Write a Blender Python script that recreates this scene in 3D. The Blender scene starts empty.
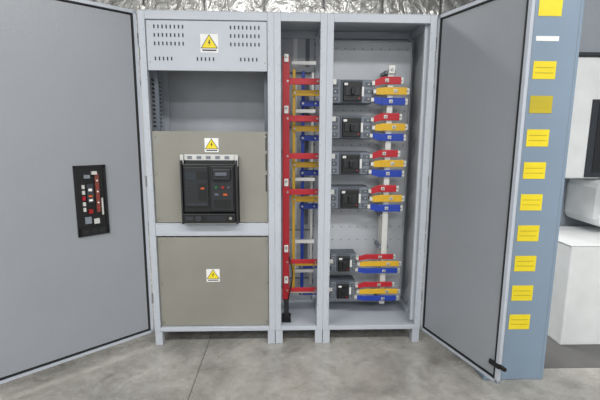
import bpy, bmesh, random
from math import *
from mathutils import Vector, Matrix
random.seed(4)
sc=bpy.context.scene
try: sc.view_settings.view_transform='Standard'
except Exception: pass

# ---------------------------------------------------------------- materials
def lin(c):
    return tuple(((v/255)/12.92 if v/255<=.04045 else ((v/255+.055)/1.055)**2.4) for v in c)+(1,)
def mat(name,c,rough=.5,metal=0,var=.06,scale=6,bump=0,spec=.5,bscale=120,bdist=1.0):
    m=bpy.data.materials.new(name); m.use_nodes=True
    nt=m.node_tree; b=nt.nodes['Principled BSDF']
    b.inputs['Roughness'].default_value=rough; b.inputs['Metallic'].default_value=metal
    b.inputs['Specular IOR Level'].default_value=spec
    tc=nt.nodes.new('ShaderNodeTexCoord'); n=nt.nodes.new('ShaderNodeTexNoise')
    n.inputs['Scale'].default_value=scale; n.inputs['Detail'].default_value=5
    nt.links.new(tc.outputs['Object'],n.inputs['Vector'])
    r=nt.nodes.new('ShaderNodeValToRGB'); L=lin(c)
    r.color_ramp.elements[0].position=.3; r.color_ramp.elements[1].position=.7
    r.color_ramp.elements[0].color=tuple(v*(1-var) for v in L[:3])+(1,)
    r.color_ramp.elements[1].color=tuple(min(1,v*(1+var)) for v in L[:3])+(1,)
    nt.links.new(n.outputs['Fac'],r.inputs['Fac']); nt.links.new(r.outputs['Color'],b.inputs['Base Color'])
    if bump:
        bp=nt.nodes.new('ShaderNodeBump'); bp.inputs['Strength'].default_value=bump; bp.inputs['Distance'].default_value=bdist
        n2=nt.nodes.new('ShaderNodeTexNoise'); n2.inputs['Scale'].default_value=bscale
        nt.links.new(tc.outputs['Object'],n2.inputs['Vector'])
        nt.links.new(n2.outputs['Fac'],bp.inputs['Height']); nt.links.new(bp.outputs['Normal'],b.inputs['Normal'])
    return m
M={}
M['frame']=mat('painted_steel_light',(182,188,196),.34,var=.05,scale=3,bump=.03)
M['inner']=mat('painted_steel_inner',(182,186,191),.4,bump=.03)
M['door']=mat('painted_steel_door',(148,152,158),.33,var=.05,scale=1.2,bump=.05)
M['edge']=mat('painted_edge',(182,188,198),.35)
M['plate']=mat('galvanised_plate',(145,143,134),.38,metal=.2,var=.07,scale=3)
M['gasket']=mat('rubber_gasket',(28,29,32),.7)
M['black']=mat('black_plastic',(17,18,20),.4)
M['dark']=mat('dark_plastic',(32,34,38),.45)
M['slot']=mat('slot_shadow_paint',(52,56,62),.8)
M['hole']=mat('small_hole_paint',(120,126,134),.8)
M['mccb']=mat('grey_breaker_plastic',(88,94,104),.5)
M['mccb2']=mat('grey_bracket',(120,127,137),.5)
M['red']=mat('red_sleeve',(176,26,40),.42)
M['yel']=mat('yellow_sleeve',(212,168,36),.42)
M['blu']=mat('blue_sleeve',(26,60,160),.42)
M['tin']=mat('tinned_copper',(212,212,208),.35,metal=.3)
M['bolt']=mat('zinc_bolt',(165,165,160),.35,metal=.8)
M['sticker']=mat('yellow_sticker',(234,212,38),.5)
M['sticker2']=mat('mustard_sticker',(188,170,40),.5)
M['white']=mat('white_paint',(228,230,230),.5)
M['paper']=mat('white_label',(232,232,230),.6)
M['bluepan']=mat('blue_grey_panel',(128,146,164),.4,var=.04,scale=2,bump=.04)
M['green']=mat('green_button',(24,96,56),.4)
M['redbtn']=mat('red_button',(150,24,26),.4)
M['screen']=mat('dark_screen',(34,42,48),.15)
M['orange']=mat('orange_marking',(205,90,30),.45)
M['copper']=mat('brown_wire',(120,60,50),.5)

# ---------------------------------------------------------------- geometry helper
class B:
    """collects boxes / cylinders into one mesh object"""
    def __init__(s): s.bm=bmesh.new(); s.mats=[]
    def mi(s,m):
        if m not in s.mats: s.mats.append(m)
        return s.mats.index(m)
    def box(s,x0,x1,y0,y1,z0,z1,m,T=None,bev=0):
        g=bmesh.ops.create_cube(s.bm,size=1)
        vs=g['verts']
        for v in vs:
            v.co=Vector(((x0+x1)/2+v.co.x*(x1-x0),(y0+y1)/2+v.co.y*(y1-y0),(z0+z1)/2+v.co.z*(z1-z0)))
        fs=set(f for v in vs for f in v.link_faces)
        if bev:
            es=list(set(e for v in vs for e in v.link_edges))
            r=bmesh.ops.bevel(s.bm,geom=es,offset=bev,segments=2,affect='EDGES',profile=.5)
            vs=list(set(r['verts'])|set(v for v in vs if v.is_valid))
            fs=set(f for v in vs for f in v.link_faces)
        i=s.mi(m)
        for f in fs: f.material_index=i
        if T:
            for v in vs: v.co=T@v.co
        return s
    def cyl(s,x,y,z,r,h,m,axis='Y',seg=16,T=None):
        g=bmesh.ops.create_cone(s.bm,cap_ends=True,segments=seg,radius1=r,radius2=r,depth=h)
        rot={'Y':Matrix.Rotation(pi/2,4,'X'),'X':Matrix.Rotation(pi/2,4,'Y'),'Z':Matrix.Identity(4)}[axis]
        i=s.mi(m); 
        for v in g['verts']:
            v.co=rot@v.co+Vector((x,y,z))
            if T: v.co=T@v.co
        for f in set(f for v in g['verts'] for f in v.link_faces): f.material_index=i
        return s
    def poly(s,pts,y0,y1,m,T=None):
        """extruded polygon in XZ"""
        a=[s.bm.verts.new((p[0],y0,p[1])) for p in pts]; b=[s.bm.verts.new((p[0],y1,p[1])) for p in pts]
        n=len(pts); fs=[s.bm.faces.new(a),s.bm.faces.new(b[::-1])]
        for k in range(n): fs.append(s.bm.faces.new((a[k],a[(k+1)%n],b[(k+1)%n],b[k])))
        i=s.mi(m)
        for f in fs: f.material_index=i
        if T:
            for v in a+b: v.co=T@v.co
        return s
    def done(s,name,parent=None,bev=0):
        bmesh.ops.recalc_face_normals(s.bm,faces=s.bm.faces)
        me=bpy.data.meshes.new(name); s.bm.to_mesh(me); s.bm.free()
        for m in s.mats: me.materials.append(M[m] if isinstance(m,str) else m)
        o=bpy.data.objects.new(name,me); sc.collection.objects.link(o)
        if parent: o.parent=parent
        if bev:
            bv=o.modifiers.new('bevel','BEVEL'); bv.width=bev; bv.segments=2; bv.limit_method='ANGLE'
        return o
def empty(name):
    e=bpy.data.objects.new(name,None); sc.collection.objects.link(e); e.empty_display_size=.1; return e
def cable(name,pts,r,m,parent):
    cu=bpy.data.curves.new(name,'CURVE'); cu.dimensions='3D'; cu.bevel_depth=r; cu.bevel_resolution=3
    sp=cu.splines.new('BEZIER'); sp.bezier_points.add(len(pts)-1)
    for q,p in zip(sp.bezier_points,pts): q.co=p; q.handle_left_type=q.handle_right_type='AUTO'
    o=bpy.data.objects.new(name,cu); sc.collection.objects.link(o); cu.materials.append(M[m]); o.parent=parent; return o

W1,W2,W3=.834,.332,.692; XA=W1; XB=W1+W2; W=W1+W2+W3; H=2.2; DEP=.5; Z0=.1

# ---------------------------------------------------------------- room
def concrete():
    m=bpy.data.materials.new('worn_concrete_floor'); m.use_nodes=True; nt=m.node_tree; b=nt.nodes['Principled BSDF']
    N=nt.nodes.new; Lk=nt.links.new
    tc=N('ShaderNodeTexCoord')
    def noise(s,d,ro,di=0):
        n=N('ShaderNodeTexNoise'); n.inputs['Scale'].default_value=s; n.inputs['Detail'].default_value=d; n.inputs['Roughness'].default_value=ro; n.inputs['Distortion'].default_value=di
        Lk(tc.outputs['Object'],n.inputs['Vector']); return n
    def ramp(src,p0,c0,p1,c1):
        r=N('ShaderNodeValToRGB'); e=r.color_ramp.elements
        e[0].position=p0; e[0].color=c0; e[1].position=p1; e[1].color=c1; Lk(src,r.inputs['Fac']); return r.outputs['Color']
    def mul(a,c,f=1):
        mx=N('ShaderNodeMix'); mx.data_type='RGBA'; mx.blend_type='MULTIPLY'; mx.inputs[0].default_value=f
        Lk(a,mx.inputs[6]); Lk(c,mx.inputs[7]); return mx.outputs[2]
    n1=noise(2.4,9,.62,.7); n2=noise(18,8,.75); n3=noise(70,4,.7); n4=noise(5,6,.6,1.5)
    c=ramp(n1.outputs['Fac'],.34,lin((132,130,125)),.66,lin((176,174,168)))
    c=mul(c,ramp(n2.outputs['Fac'],.3,(.70,.69,.66,1),.58,(1,1,1,1)),.8)
    c=mul(c,ramp(n3.outputs['Fac'],.3,(.76,.75,.73,1),.5,(1,1,1,1)),.6)
    c=mul(c,ramp(n4.outputs['Fac'],.32,(.68,.66,.62,1),.45,(1,1,1,1)),.7)
    Lk(c,b.inputs['Base Color'])
    rr=N('ShaderNodeMapRange'); rr.inputs[1].default_value=.3; rr.inputs[2].default_value=.7; rr.inputs[3].default_value=.13; rr.inputs[4].default_value=.36
    Lk(n4.outputs['Fac'],rr.inputs[0]); Lk(rr.outputs[0],b.inputs['Roughness'])
    bp=N('ShaderNodeBump'); bp.inputs['Strength'].default_value=.04; Lk(n2.outputs['Fac'],bp.inputs['Height']); Lk(bp.outputs['Normal'],b.inputs['Normal'])
    return m
def foil():
    m=bpy.data.materials.new('foil_insulation'); m.use_nodes=True; nt=m.node_tree; b=nt.nodes['Principled BSDF']
    b.inputs['Metallic'].default_value=.45; b.inputs['Roughness'].default_value=.28
    tc=nt.nodes.new('ShaderNodeTexCoord'); v=nt.nodes.new('ShaderNodeTexNoise'); v.inputs['Scale'].default_value=5; v.inputs['Detail'].default_value=3; v.inputs['Distortion'].default_value=1.2
    nt.links.new(tc.outputs['Object'],v.inputs['Vector'])
    r=nt.nodes.new('ShaderNodeValToRGB'); e=r.color_ramp.elements
    e[0].position=.32; e[0].color=(.50,.49,.46,1); e[1].position=.66; e[1].color=(.84,.84,.82,1)
    nt.links.new(v.outputs['Fac'],r.inputs['Fac']); nt.links.new(r.outputs['Color'],b.inputs['Base Color'])
    bp=nt.nodes.new('ShaderNodeBump'); bp.inputs['Strength'].default_value=.8; bp.inputs['Distance'].default_value=.12
    nt.links.new(v.outputs['Fac'],bp.inputs['Height']); nt.links.new(bp.outputs['Normal'],b.inputs['Normal'])
    return m
M['floor']=concrete()
M['foil']=foil()
M['darkfloor']=mat('dark_floor_zone',(92,91,90),.4,var=.12,scale=5)
M['wall']=mat('wall_paint',(186,188,190),.8,var=.03)
M['wall2']=mat('partition_paint',(164,170,178),.7,var=.03)
M['beam']=mat('brown_beam',(112,98,84),.6)
M['joint']=mat('joint_filler',(100,97,91),.8)
B().box(-5,6,-9,4,-.1,0,'floor').done('floor')
B().box(-5,6,4,4.15,-.1,3.8,'wall').done('wall_back')
B().box(-5.15,-5,-9,4,-.1,3.8,'wall').done('wall_left')
B().box(6,6.15,-9,4,-.1,3.8,'wall').done('wall_right')
B().box(-5.15,6.15,-9,4.15,3.8,3.9,'foil').done('ceiling')
B().box(2.66,6,.62,.78,0,3.8,'wall2').done('wall_partition')
B().box(2.2,6,-.35,.62,0,.003,'darkfloor').done('floor_dark_zone')  # thin sheet, darker than the rest of the floor
# foil-lined insulation blankets + steel section seen above the cabinets
b=B()
for i in range(12):
    x=-4.8+i*.9
    b.box(x,x+.88,3.92,4,2.2,3.7,'foil',bev=.03)
b.done('trim_1')
B().box(-4.9,5.9,3.7,3.9,2.84,2.875,'beam').done('trim_2')
# saw-cut joints in slab
b=B(); b.box(.36,.366,-9,4,0,.0012,'joint'); b.done('trim_3')

# ---------------------------------------------------------------- cabinets
def shell(name,x0,x1,left=True,right=True,sidehole=False):
    E=empty(name)
    p=.042; t=.003
    b=B()  # frame posts and rails (front and back)
    for y in (0,DEP-.04):
        b.box(x0,x0+p,y,y+.04,Z0,H,'frame'); b.box(x1-p,x1,y,y+.04,Z0,H,'frame')
        b.box(x0+p,x1-p,y,y+.04,H-.05,H,'frame'); b.box(x0+p,x1-p,y,y+.04,Z0,Z0+.03,'frame')
    for x in (x0,x1-.03):
        b.box(x,x+.03,.04,DEP-.04,H-.05,H,'frame'); b.box(x,x+.03,.04,DEP-.04,Z0,Z0+.05,'frame')
    b.done('frame',E,bev=.003)
    b=B(); b.box(x0+.03,x1-.03,.04,DEP-.04,Z0,Z0+.01,'frame'); b.done('bottom_plate',E)
    b=B(); b.box(x0+.001,x1-.001,.001,DEP,H,H+.003,'frame'); b.done('top_plate',E)
    b=B(); b.box(x0+.03,x1-.03,DEP-.01,DEP-.004,Z0+.03,H-.05,'inner'); b.done('back_panel',E)
    if left: b=B(); b.box(x0+.001,x0+.004,.04,DEP-.04,Z0+.05,H-.05,'inner'); b.done('side_left',E)
    if right: b=B(); b.box(x1-.004,x1-.001,.04,DEP-.04,Z0+.05,H-.05,'inner'); b.done('side_right',E)
    b=B()
    for x in (x0+.002,x1-.052):
        for y in (.004,DEP-.054): b.box(x,x+.05,y,y+.05,0,Z0,'frame')
        b.box(x+.01,x+.04,.054,DEP-.054,.05,Z0,'frame')
    b.done('plinth',E,bev=.002)
    b=B() # lifting eyes on the roof corners
    for x in (x0+.03,x1-.03):
        for y in (.03,DEP-.03):
            b.cyl(x,y,H+.006,.012,.010,'bolt','Z',12)
            b.cyl(x,y,H+.022,.012,.008,'bolt','Y',14)
    b.done('lifting_eyes',E)
    b=B() # perforations on posts
    z=Z0+.09
    while z<H-.07:
        for x in (x0+.034,x1-.034): b.cyl(x,-.0003,z,.0025,.001,'hole',seg=8)
        z+=.1
    b.done('perforations',E)
    return E

# ---- left cabinet (incomer)
C1=shell('switchgear_cabinet',0,XA)
xl,xr=.045,XA-.045
b=B(); zt,zb=H-.052,1.862
b.box(xl,xr,.012,.016,zb,zt,'frame'); b.box(xl,xr,.012,.04,zb-.012,zb,'frame'); b.done('vent_panel',C1)
b=B()
for gx in (.09,.56):
    for zz in (2.11,2.06,2.01):
        for k in range(8):
            b.box(gx+k*.025,gx+k*.025+.008,.0105,.0125,zz-.011,zz+.011,'slot')
for gx in (.09,.35,.62):
    for k in range(5): b.box(gx+k*.025,gx+k*.025+.008,.0105,.0125,1.909,1.931,'slot')
b.done('vent_slots',C1)
BX0,BX1,BZ0,BZ1=.225,.600,.872,1.325
b=B()
b.box(xl,BX0,.02,.023,.872,1.473,'plate'); b.box(BX1,xr,.02,.023,.872,1.473,'plate'); b.box(BX0,BX1,.02,.023,BZ1,1.473,'plate')
b.done('upper_cover_plate',C1)
b=B(); b.box(xl,xr,.02,.023,.135,.772,'plate'); b.done('lower_cover_plate',C1)
b=B(); b.box(.042,XA-.042,.004,.018,.79,.86,'frame'); b.box(.042,XA-.042,.004,.06,.86,.868,'frame'); b.box(.042,XA-.042,.004,.03,.782,.79,'frame'); b.done('support_rail',C1,bev=.002)
b=B()
for x in (.06,XA-.06):
    for z in (.16,.45,.74,.90,1.2,1.44,2.12,1.9): b.cyl(x,.016,z,.006,.012,'bolt',seg=8)
b.done('cover_screws',C1)
b=B()  # side rails with punched holes inside
b.box(.046,.07,.12,.15,Z0+.05,H-.06,'mccb2')
b.box(XA-.07,XA-.046,.12,.15,Z0+.05,H-.06,'mccb2')
b.done('inner_uprights',C1)
b=B()
for k in range(12):
    b.box(.004,.0055,.2,.40,1.5+k*.028,1.512+k*.028,'slot')
b.done('side_louvres',C1)
b=B()
for zz in (1.47,1.34,1.2): b.box(.774,.783,.0185,.0205,zz-.12,zz-.01,'slot')
b.done('hinge_slots',C1)

# ---- middle cabinet (busbar)
C2=shell('switchgear_cabinet',XA,XB,right=False)
b=B()
for k in range(5):
    z=.3+k*.4
    b.box(XA+.07,XB-.07,DEP-.014,DEP-.009,z,z+.012,'hole')
    b.box(XA+.13,XA+.16,DEP-.014,DEP-.009,z+.05,z+.33,'white')  # white strips paint in the brightness of open slits in the back
    b.box(XA+.22,XA+.25,DEP-.014,DEP-.009,z+.05,z+.33,'hole')
b.done('back_louvres_painted_slits',C2)
b=B()
for k in range(22):
    b.box(XB-.046,XB-.043,.42,.44,.2+k*.09,.22+k*.09,'slot')
b.done('upright_holes',C2)

# ---- right cabinet (feeders)
C3=shell('switchgear_cabinet',XB,W,left=False)
PY=.36
b=B(); b.box(XB+.05,W-.05,PY,PY+.004,.16,H-.09,'inner')
b.box(XB+.05,XB+.056,PY-.02,PY,.16,H-.09,'inner'); b.box(W-.056,W-.05,PY-.02,PY,.16,H-.09,'inner')
b.box(XB+.05,W-.05,PY-.02,PY,H-.095,H-.09,'inner'); b.done('mounting_plate',C3,bev=.001)
b=B()
for zz in (2.06,1.63,1.38,.88,.76,.66,.42,.2):
    for k in range(9): b.cyl(XB+.10+k*.064,PY-.0005,zz,.005,.002,'hole',seg=8)
b.done('plate_holes',C3)
b=B()
for k in range(19):
    for y in (.08,.12): b.box(W-.0055,W-.004,y,y+.014,.2+k*.1,.216+k*.1,'slot')
b.done('side_holes',C3)
b=B()
b.box(W-.062,W-.03,.04,.07,Z0+.05,H-.05,'frame')
b.done('corner_upright',C3,bev=.002)

# ---------------------------------------------------------------- doors
def door(parent,hx,ang,width,side):
    """local: x along door from the hinge, y toward inside face (viewer), z up"""
    if side<0: d=Vector((-cos(ang),-sin(ang),0)); n=Vector((sin(ang),-cos(ang),0))
    else: d=Vector((cos(ang),-sin(ang),0)); n=Vector((-sin(ang),-cos(ang),0))
    T=Matrix(((d.x,n.x,0,hx),(d.y,n.y,0,-.004),(0,0,1,0),(0,0,0,1)))
    zb,zt=Z0+.005,H-.004
    b=B()
    b.box(.004,width,-.022,-.018,zb,zt,'door',T)
    b.done('door_skin',parent)
    b=B(); q=.020
    for a in ((.004,.004+q,zb,zt),(width-q,width,zb,zt)): b.box(a[0],a[1],-.022,.002,a[2],a[3],'edge',T)
    b.box(.004,width,-.022,.002,zb,zb+q,'edge',T); b.box(.004,width,-.022,.002,zt-q,zt,'edge',T)
    b.done('door_rim',parent)
    b=B(); g=.011
    b.box(.004+q,.004+q+g,-.018,.003,zb+q,zt-q,'gasket',T); b.box(width-q-g,width-q,-.018,.003,zb+q,zt-q,'gasket',T)
    b.box(.004+q,width-q,-.018,.003,zb+q,zb+q+g*.7,'gasket',T); b.box(.004+q,width-q,-.018,.003,zt-q-g*.7,zt-q,'gasket',T)
    b.done('door_gasket',parent)
    b=B(); b.box(.005+q+g,width-q-g-.001,-.018,-.004,zb+q+g,zt-q-g,'door',T); b.done('door_inner_panel',parent,bev=.002)
    b=B()
    for z in (.35,1.15,1.95): 
        b.cyl(.0,-.004,z,.009,.07,'bolt','Z',12,T)
    b.done('hinges',parent)
    return T
T1=door(C1,-.002,.7327,.93,-1)
T3=door(C3,W+.002,1.2557,.692,1)
# door cut-out frame with rear of the control unit, left door
E=C1
s0,s1,z0,z1=.247,.425,.85,1.272
b=B()
b.box(s0,s0+.016,-.006,.006,z0,z1,'black',T1); b.box(s1-.016,s1,-.006,.006,z0,z1,'black',T1)
b.box(s0,s1,-.006,.006,z0,z0+.05,'black',T1); b.box(s0,s1,-.006,.006,z1-.014,z1,'black',T1)
b.done('control_unit_frame',E)
b=B()
b.box(s0+.016,s1-.016,-.006,-.001,z0+.05,z1-.014,'black',T1)
b.box(s0+.045,s0+.066,-.002,.012,z0+.14,z1-.05,'copper',T1)
b.box(s0+.08,s0+.114,-.002,.014,z0+.20,z1-.11,'slot',T1)
b.box(s0+.028,s0+.037,-.002,.010,z0+.12,z1-.20,'tin',T1)
b.box(s0+.055,s0+.085,-.002,.010,z0+.07,z0+.10,'tin',T1); b.box(s0+.10,s0+.135,-.002,.010,z0+.075,z0+.115,'mccb2',T1)
b.box(s0+.088,s0+.108,.014,.018,z0+.27,z0+.285,'paper',T1); b.box(s0+.088,s0+.108,.014,.018,z0+.235,z0+.245,'orange',T1)
b.box(s0+.088,s0+.108,.014,.018,z0+.21,z0+.222,'paper',T1)
b.box(s0+.09,s0+.112,.0,.014,z0+.135,z0+.16,'redbtn',T1)
for k in range(5): b.box(s0+.126,s0+.14,-.002,.012,z0+.15+k*.034,z0+.172+k*.034,'tin' if k!=2 else 'red',T1)
b.box(s0+.055,s0+.082,-.002,.02,z1-.055,z1-.036,'tin',T1); b.box(s0+.095,s0+.125,-.002,.02,z1-.075,z1-.055,'mccb2',T1)
for k in range(6): b.cyl(s0+.056,.014,z0+.165+k*.033,.005,.006,'paper' if k%2 else 'red',T=T1,seg=8)
for k in range(3): b.box(s0+.03+k*.045,s0+.055+k*.045,.006,.008,z0+.015,z0+.035,'dark',T1)
b.done('control_unit_rear',E)
b=B(); b.box(.63,.70,-.004,.012,.20,.225,'black',T3); b.box(.68,.735,-.012,.006,.203,.222,'black',T3); b.done('door_stay',C3,bev=.002)

# ---------------------------------------------------------------- air circuit breaker
A=empty('air_circuit_breaker')
b=B()  # draw-out cradle
b.box(.232,.243,-.05,.25,.874,1.29,'dark'); b.box(.583,.594,-.05,.25,.874,1.29,'dark')
b.box(.232,.594,-.01,.25,.868,.876,'bolt'); b.box(.243,.583,.02,.24,1.288,1.30,'bolt')
b.box(.228,.248,-.02,.0,1.25,1.325,'tin'); b.box(.578,.598,-.02,.0,1.25,1.325,'tin')
b.box(.25,.575,.0,.01,1.288,1.325,'tin')
for k in range(5): b.box(.27+k*.06,.30+k*.06,-.003,.001,1.296,1.316,'mccb2')
b.done('cradle',A,bev=.001)
b=B(); b.box(.246,.58,-.045,.23,.95,1.268,'black',bev=.006)
b.box(.246,.58,-.07,.2,.885,.948,'black',bev=.004)
b.box(.256,.57,.0,.2,1.268,1.287,'dark'); b.done('breaker_body',A)
b=B()
b.box(.258,.41,-.058,-.045,.99,1.25,'dark',bev=.004)    # trip unit
b.box(.27,.335,-.062,-.057,1.165,1.215,'screen'); b.box(.345,.40,-.062,-.057,1.17,1.22,'black')
for k in range(3):
    for j in range(3): b.cyl(.28+k*.022,-.060,1.13-j*.028,.005,.006,'slot',seg=12)
b.box(.345,.40,-.061,-.057,1.03,1.14,'black'); b.box(.362,.384,-.063,-.060,1.107,1.117,'orange')
b.box(.268,.40,-.061,-.057,1.002,1.014,'slot')
b.done('trip_unit',A)
b=B()
b.box(.425,.57,-.06,-.045,.965,1.255,'dark',bev=.004)
b.box(.44,.555,-.085,-.058,1.165,1.24,'dark',bev=.008); b.box(.46,.535,-.098,-.083,1.195,1.218,'mccb',bev=.004)
b.cyl(.462,-.066,1.12,.009,.016,'green'); b.cyl(.505,-.066,1.12,.009,.016,'redbtn')
b.box(.45,.475,-.063,-.059,1.065,1.08,'mccb'); b.box(.505,.53,-.063,-.059,1.066,1.078,'orange')
b.box(.445,.55,-.064,-.059,.985,1.035,'black'); b.cyl(.54,-.066,1.12,.007,.012,'mccb')
b.done('operating_panel',A)
b=B(); b.cyl(.345,-.074,.918,.02,.012,'slot'); b.box(.40,.52,-.075,-.068,.90,.935,'dark'); b.cyl(.55,-.073,.918,.010,.008,'bolt')
b.box(.262,.31,-.073,-.068,.905,.93,'slot'); b.done('racking_panel',A)

# ---------------------------------------------------------------- moulded-case breakers
def mccb(x0,x1,zc,h,small):
    E=empty('circuit_breaker'); f=.20
    w=x1-x0
    b=B(); b.box(x0,x1,f+.02,PY-.02,zc-h/2,zc+h/2,'mccb',bev=.004)
    b.box(x0+.01,x1-.01,PY-.02,PY,zc-h/2+.01,zc+h/2-.01,'mccb2')
    b.done('body',E)
    b=B(); b.box(x0,x0+w*.22,f+.004,f+.02,zc-h/2+.006,zc+h/2-.006,'mccb2',bev=.003)
    b.box(x1-w*.24,x1,f+.004,f+.02,zc-h/2+.006,zc+h/2-.006,'mccb2',bev=.003)
    for k in range(3):
        zz=zc+(k-1)*h*.3
        b.box(x0+.006,x0+w*.16,f,f+.005,zz-h*.09,zz+h*.09,'mccb'); b.box(x1-w*.18,x1-.006,f,f+.005,zz-h*.09,zz+h*.09,'mccb')
        b.cyl(x0+w*.08,f-.001,zz,.006,.004,'bolt',seg=8); b.cyl(x1-w*.08,f-.001,zz,.006,.004,'bolt',seg=8)
    b.done('terminal_covers',E)
    c0,c1=x0+w*.27,x1-w*.27
    b=B(); b.box(x0+w*.22,x1-w*.24,f-.004,f+.02,zc-h*.46,zc+h*.46,'mccb',bev=.003)
    b.box(c0,c1,f-.022,f-.003,zc-h*.40,zc+h*.40,'black',bev=.005)
    b.box(c0+.012,c1-.012,f-.03,f-.02,zc-h*.18,zc+h*.18,'dark',bev=.003)
    b.done('front_cover',E)
    b=B(); cx=(c0+c1)/2; b.box(cx-.012,cx+.012,f-.055,f-.028,zc-.022,zc+.022,'black',bev=.004); b.done('toggle',E)
    b=B(); b.box(c0+.006,c0+.03,f-.0235,f-.0215,zc+h*.24,zc+h*.34,'paper'); b.cyl(c1-.014,f-.023,zc-h*.28,.005,.003,'red',seg=10)
    b.box(c1+.004,c1+.018,f-.006,f-.004,zc-h*.2,zc+h*.2,'paper'); b.done('rating_labels',E)
rows=[(1.749,0),(1.506,0),(1.254,0),(1.006,0),(.522,1),(.310,1)]
for z,s in rows:
    if s: mccb(1.24,1.425,z,.138,1)
    else: mccb(1.225,1.500,z,.164,0)

# ---------------------------------------------------------------- right busbars
E=empty('busbar_assembly')
b=B()
BXc=1.625
for k,(y,m) in enumerate(((.19,'tin'),(.25,'tin'),(.31,'tin'))):
    b.box(BXc-.020,BXc+.020,y,y+.008,.21,1.90-k*.03,m)
b.done('riser_bars',E,bev=.001)
b=B()
for z in (1.88,.88,.64,.235):
    b.box(BXc-.035,BXc+.035,.20,PY,z-.012,z+.012,'mccb2')
b.done('bar_supports',E,bev=.002)
cols=('red','yel','blu')
b=B(); bo=B()
for z,s in rows:
    x0=1.42 if s else 1.495
    sp=.070 if not s else .052; hh=.025 if not s else .019
    for k in range(3):
        zz=z+sp*(1-k)+.004; y=.185-.004*k
        xe=(1.705,1.748,1.738)[k]
        xs=x0+(.035,.045,.03)[k]
        b.box(xs+.035,xe-.012,y-.012,y,zz-hh,zz+hh,cols[k],bev=.003)
        b.box(xe-.013,xe+.004,y-.010,y-.002,zz-hh*.8,zz+hh*.8,'tin')
        zb_=z+(.055 if not s else .042)*(1-k)
        b.poly([(xs-.015,zb_-hh*.8),(xs-.015,zb_+hh*.8),(xs+.037,zz+hh),(xs+.037,zz-hh)],y-.010,y-.001,cols[k])
        b.box(xs-.034,xs-.005,y-.006,.25,zb_-hh*.5,zb_+hh*.5,'tin')
        cxb=BXc+(-.03,.03,0)[k]
        bo.box(cxb-.012,cxb+.012,y-.016,y-.011,zz-hh*.45,zz+hh*.45,'tin')
        bo.cyl(cxb,y-.02,zz,.008,.012,'bolt',seg=6)
        bo.cyl(xe-.008,y-.014,zz,.006,.008,'bolt',seg=6)
b.done('outgoing_bars',E); bo.done('bar_bolts',E)
b=B()
b.box(BXc-.02,BXc+.02,.165,.178,1.87,1.92,'tin'); b.cyl(BXc,.16,1.895,.011,.012,'bolt',seg=6); b.done('top_joint',E)

# ---------------------------------------------------------------- mid busbars
E=empty('busbar_assembly')
b=B()
b.box(.885,.932,.12,.132,.28,1.96,'red',bev=.002)
b.box(.955,.975,.24,.252,.28,1.90,'yel',bev=.002)
b.box(1.02,1.045,.34,.352,.28,1.90,'blu',bev=.002)
b.box(1.095,1.115,.40,.412,.28,1.90,'tin',bev=.002)
b.done('main_bars',E)
b=B()
for z in (1.95,1.62,1.13,.66,.43):
    b.box(.897,.925,.108,.12,z-.025,z+.025,'paper'); b.cyl(.912,.10,z+.01,.008,.012,'bolt',seg=6)
    b.box(.95,1.12,.30,.33,z-.012,z+.012,'paper')
b.done('bar_insulators',E,bev=.001)
b=B(); bo=B()
for z,s in rows:
    sp=.066 if not s else .047; hh=.02 if not s else .016
    for k in range(3):
        zz=z+sp*(1-k)-.01; y=(.13,.22,.30)[k]
        xs=(.90,.95,1.01)[k]
        b.box(xs,1.2 ,y,y+.012,zz-hh,zz+hh,cols[k],bev=.003)
        b.box(1.19,1.245,y,y+.012,zz-hh*.8,zz+hh*.8,'tin')
        b.box(1.19,1.202,min(y,.21),max(y,.24),zz-hh*.8,zz+hh*.8,'tin')
        bo.cyl(xs+.02,y-.005,zz,.008,.012,'bolt',seg=6); bo.cyl(1.12,y-.005,zz,.008,.01,'bolt',seg=6)
b.done('branch_bars',E); bo.done('branch_bolts',E)
b=B(); b.box(.86,1.14,.14,.17,.32,.345,'tin'); b.box(.895,.93,.11,.14,.112,.28,'dark'); b.box(.88,.945,.1,.18,.11,.15,'black'); b.done('earth_bar',E,bev=.002)
cable('control_wire',[(.93,.12,.6),(.955,.09,.48),(.94,.1,.36),(.925,.12,.26),(.92,.14,.15)],.004,'black',E)

# ---------------------------------------------------------------- warning signs
def sign(x,y,z,w):
    b=B(); h=w*1.0
    b.box(x-w/2,x+w/2,y-.001,y,z-h/2,z+h/2,'paper')
    t=w*.49
    b.poly([(x-t,z-h*.28),(x+t,z-h*.28),(x,z+h*.49)],y-.0016,y-.001,'black')
    t=w*.42
    b.poly([(x-t,z-h*.24),(x+t,z-h*.24),(x,z+h*.42)],y-.0022,y-.0016,'sticker')
    q=w*.1
    b.poly([(x+q*.2,z+q*2),(x-q*.7,z+q*.2),(x-.1*q,z+q*.2),(x-q*.3,z-q*1.4),(x+q*.8,z+q*.6),(x+.1*q,z+q*.6),(x+q*.7,z+q*2)],y-.0028,y-.0022,'black')
    b.box(x-w*.4,x+w*.4,y-.0016,y-.001,z-h*.42,z-h*.34,'slot')
    b.done('warning_sign')
sign(.430,.012,2.015,.11); sign(.425,.02,1.385,.09); sign(.410,.02,.50,.09)

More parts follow.
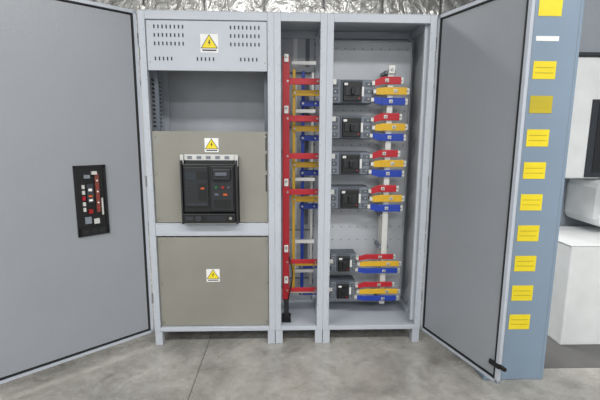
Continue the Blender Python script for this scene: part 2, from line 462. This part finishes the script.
# ---------------------------------------------------------------- labelled cabinet on the right
E=empty('distribution_cabinet')
x0,x1,y0=2.10,2.468,-.466
b=B(); b.box(x0,x1,y0,y0+.42,.0,2.42,'bluepan',bev=.006); b.done('enclosure',E)
b=B(); b.box(x1-.022,x1-.019,y0-.0006,y0,.02,2.4,'mccb2'); b.done('panel_seam',E)
b=B(); lx=2.285
for k in range(9):
    z=1.807-.179*k; m='sticker2' if k==1 else 'sticker'
    b.box(lx-.062,lx+.062,y0-.002,y0,z-.046,z+.046,m)
    b.box(lx-.05,lx+.05,y0-.0028,y0-.002,z+.012,z+.016,'sticker2'); b.box(lx-.05,lx+.05,y0-.0028,y0-.002,z-.016,z-.012,'sticker2')
b.box(lx-.062,lx+.062,y0-.002,y0,2.08,2.172,'sticker'); b.box(lx-.062,lx+.062,y0-.002,y0,1.955,1.98,'paper')
b.done('name_labels',E)

# ---------------------------------------------------------------- white equipment at the far right
E=empty('white_storage_box')
b=B(); b.box(2.84,3.7,-.07,.50,.0,.72,'white',bev=.008); b.done('carcass',E)
b=B(); b.box(2.835,3.705,-.075,.50,.72,.727,'white',bev=.002); b.done('lid',E)
E=empty('wall_mounted_machine')
b=B(); b.box(2.98,3.9,.30,.62,1.14,2.02,'white',bev=.015); b.done('housing',E)
b=B(); b.box(2.96,3.92,.28,.62,2.02,2.045,'slot',bev=.004); b.done('top_cap',E)
b=B(); b.box(3.14,3.8,.292,.302,1.15,1.72,'slot',bev=.004)
b.box(3.19,3.8,.285,.293,1.19,1.70,'dark',bev=.003)
b.done('dark_window',E)
b=B(); b.box(3.22,3.8,.20,.62,.78,1.13,'white',bev=.06); b.done('rounded_guard',E)

# ---------------------------------------------------------------- lights
def area(name,loc,sx,sy,e,rot=(0,0,0),col=(1,1,1)):
    l=bpy.data.lights.new(name,'AREA'); l.shape='RECTANGLE'; l.size=sx; l.size_y=sy; l.energy=e; l.color=col
    o=bpy.data.objects.new(name,l); sc.collection.objects.link(o); o.location=loc; o.rotation_euler=rot; return o
for i,(x,y) in enumerate(((-1.5,-2.8),(2.8,-2.8),(.8,-5.2),(.8,2.0))):
    e=190 if y>1 else 130
    area('ceiling_light_lamp',(x,y,3.62),2.4,.5,e,col=(1,.99,.975))
    b=B(); b.box(x-1.25,x+1.25,y-.28,y+.28,3.64,3.8,'white',bev=.01); b.done('ceiling_light')
w=bpy.data.worlds.new('World'); sc.world=w; w.use_nodes=True
w.node_tree.nodes['Background'].inputs[0].default_value=(.94,.97,1,1); w.node_tree.nodes['Background'].inputs[1].default_value=1.15

# ---------------------------------------------------------------- camera
yaw,pitch,roll,F=.0374,.1645,.0063,412.96
f=Vector((sin(yaw)*cos(pitch),cos(yaw)*cos(pitch),-sin(pitch))); r=Vector((cos(yaw),-sin(yaw),0)); u=r.cross(f)
r2=r*cos(roll)+u*sin(roll); u2=-r*sin(roll)+u*cos(roll)
cd=bpy.data.cameras.new('camera'); cam=bpy.data.objects.new('camera',cd); sc.collection.objects.link(cam)
cd.sensor_width=36; cd.lens=F/600*36; cd.clip_start=.05
cam.matrix_world=Matrix(((r2.x,u2.x,-f.x,.9005),(r2.y,u2.y,-f.y,-2.7061),(r2.z,u2.z,-f.z,1.4763),(0,0,0,1)))
sc.camera=cam
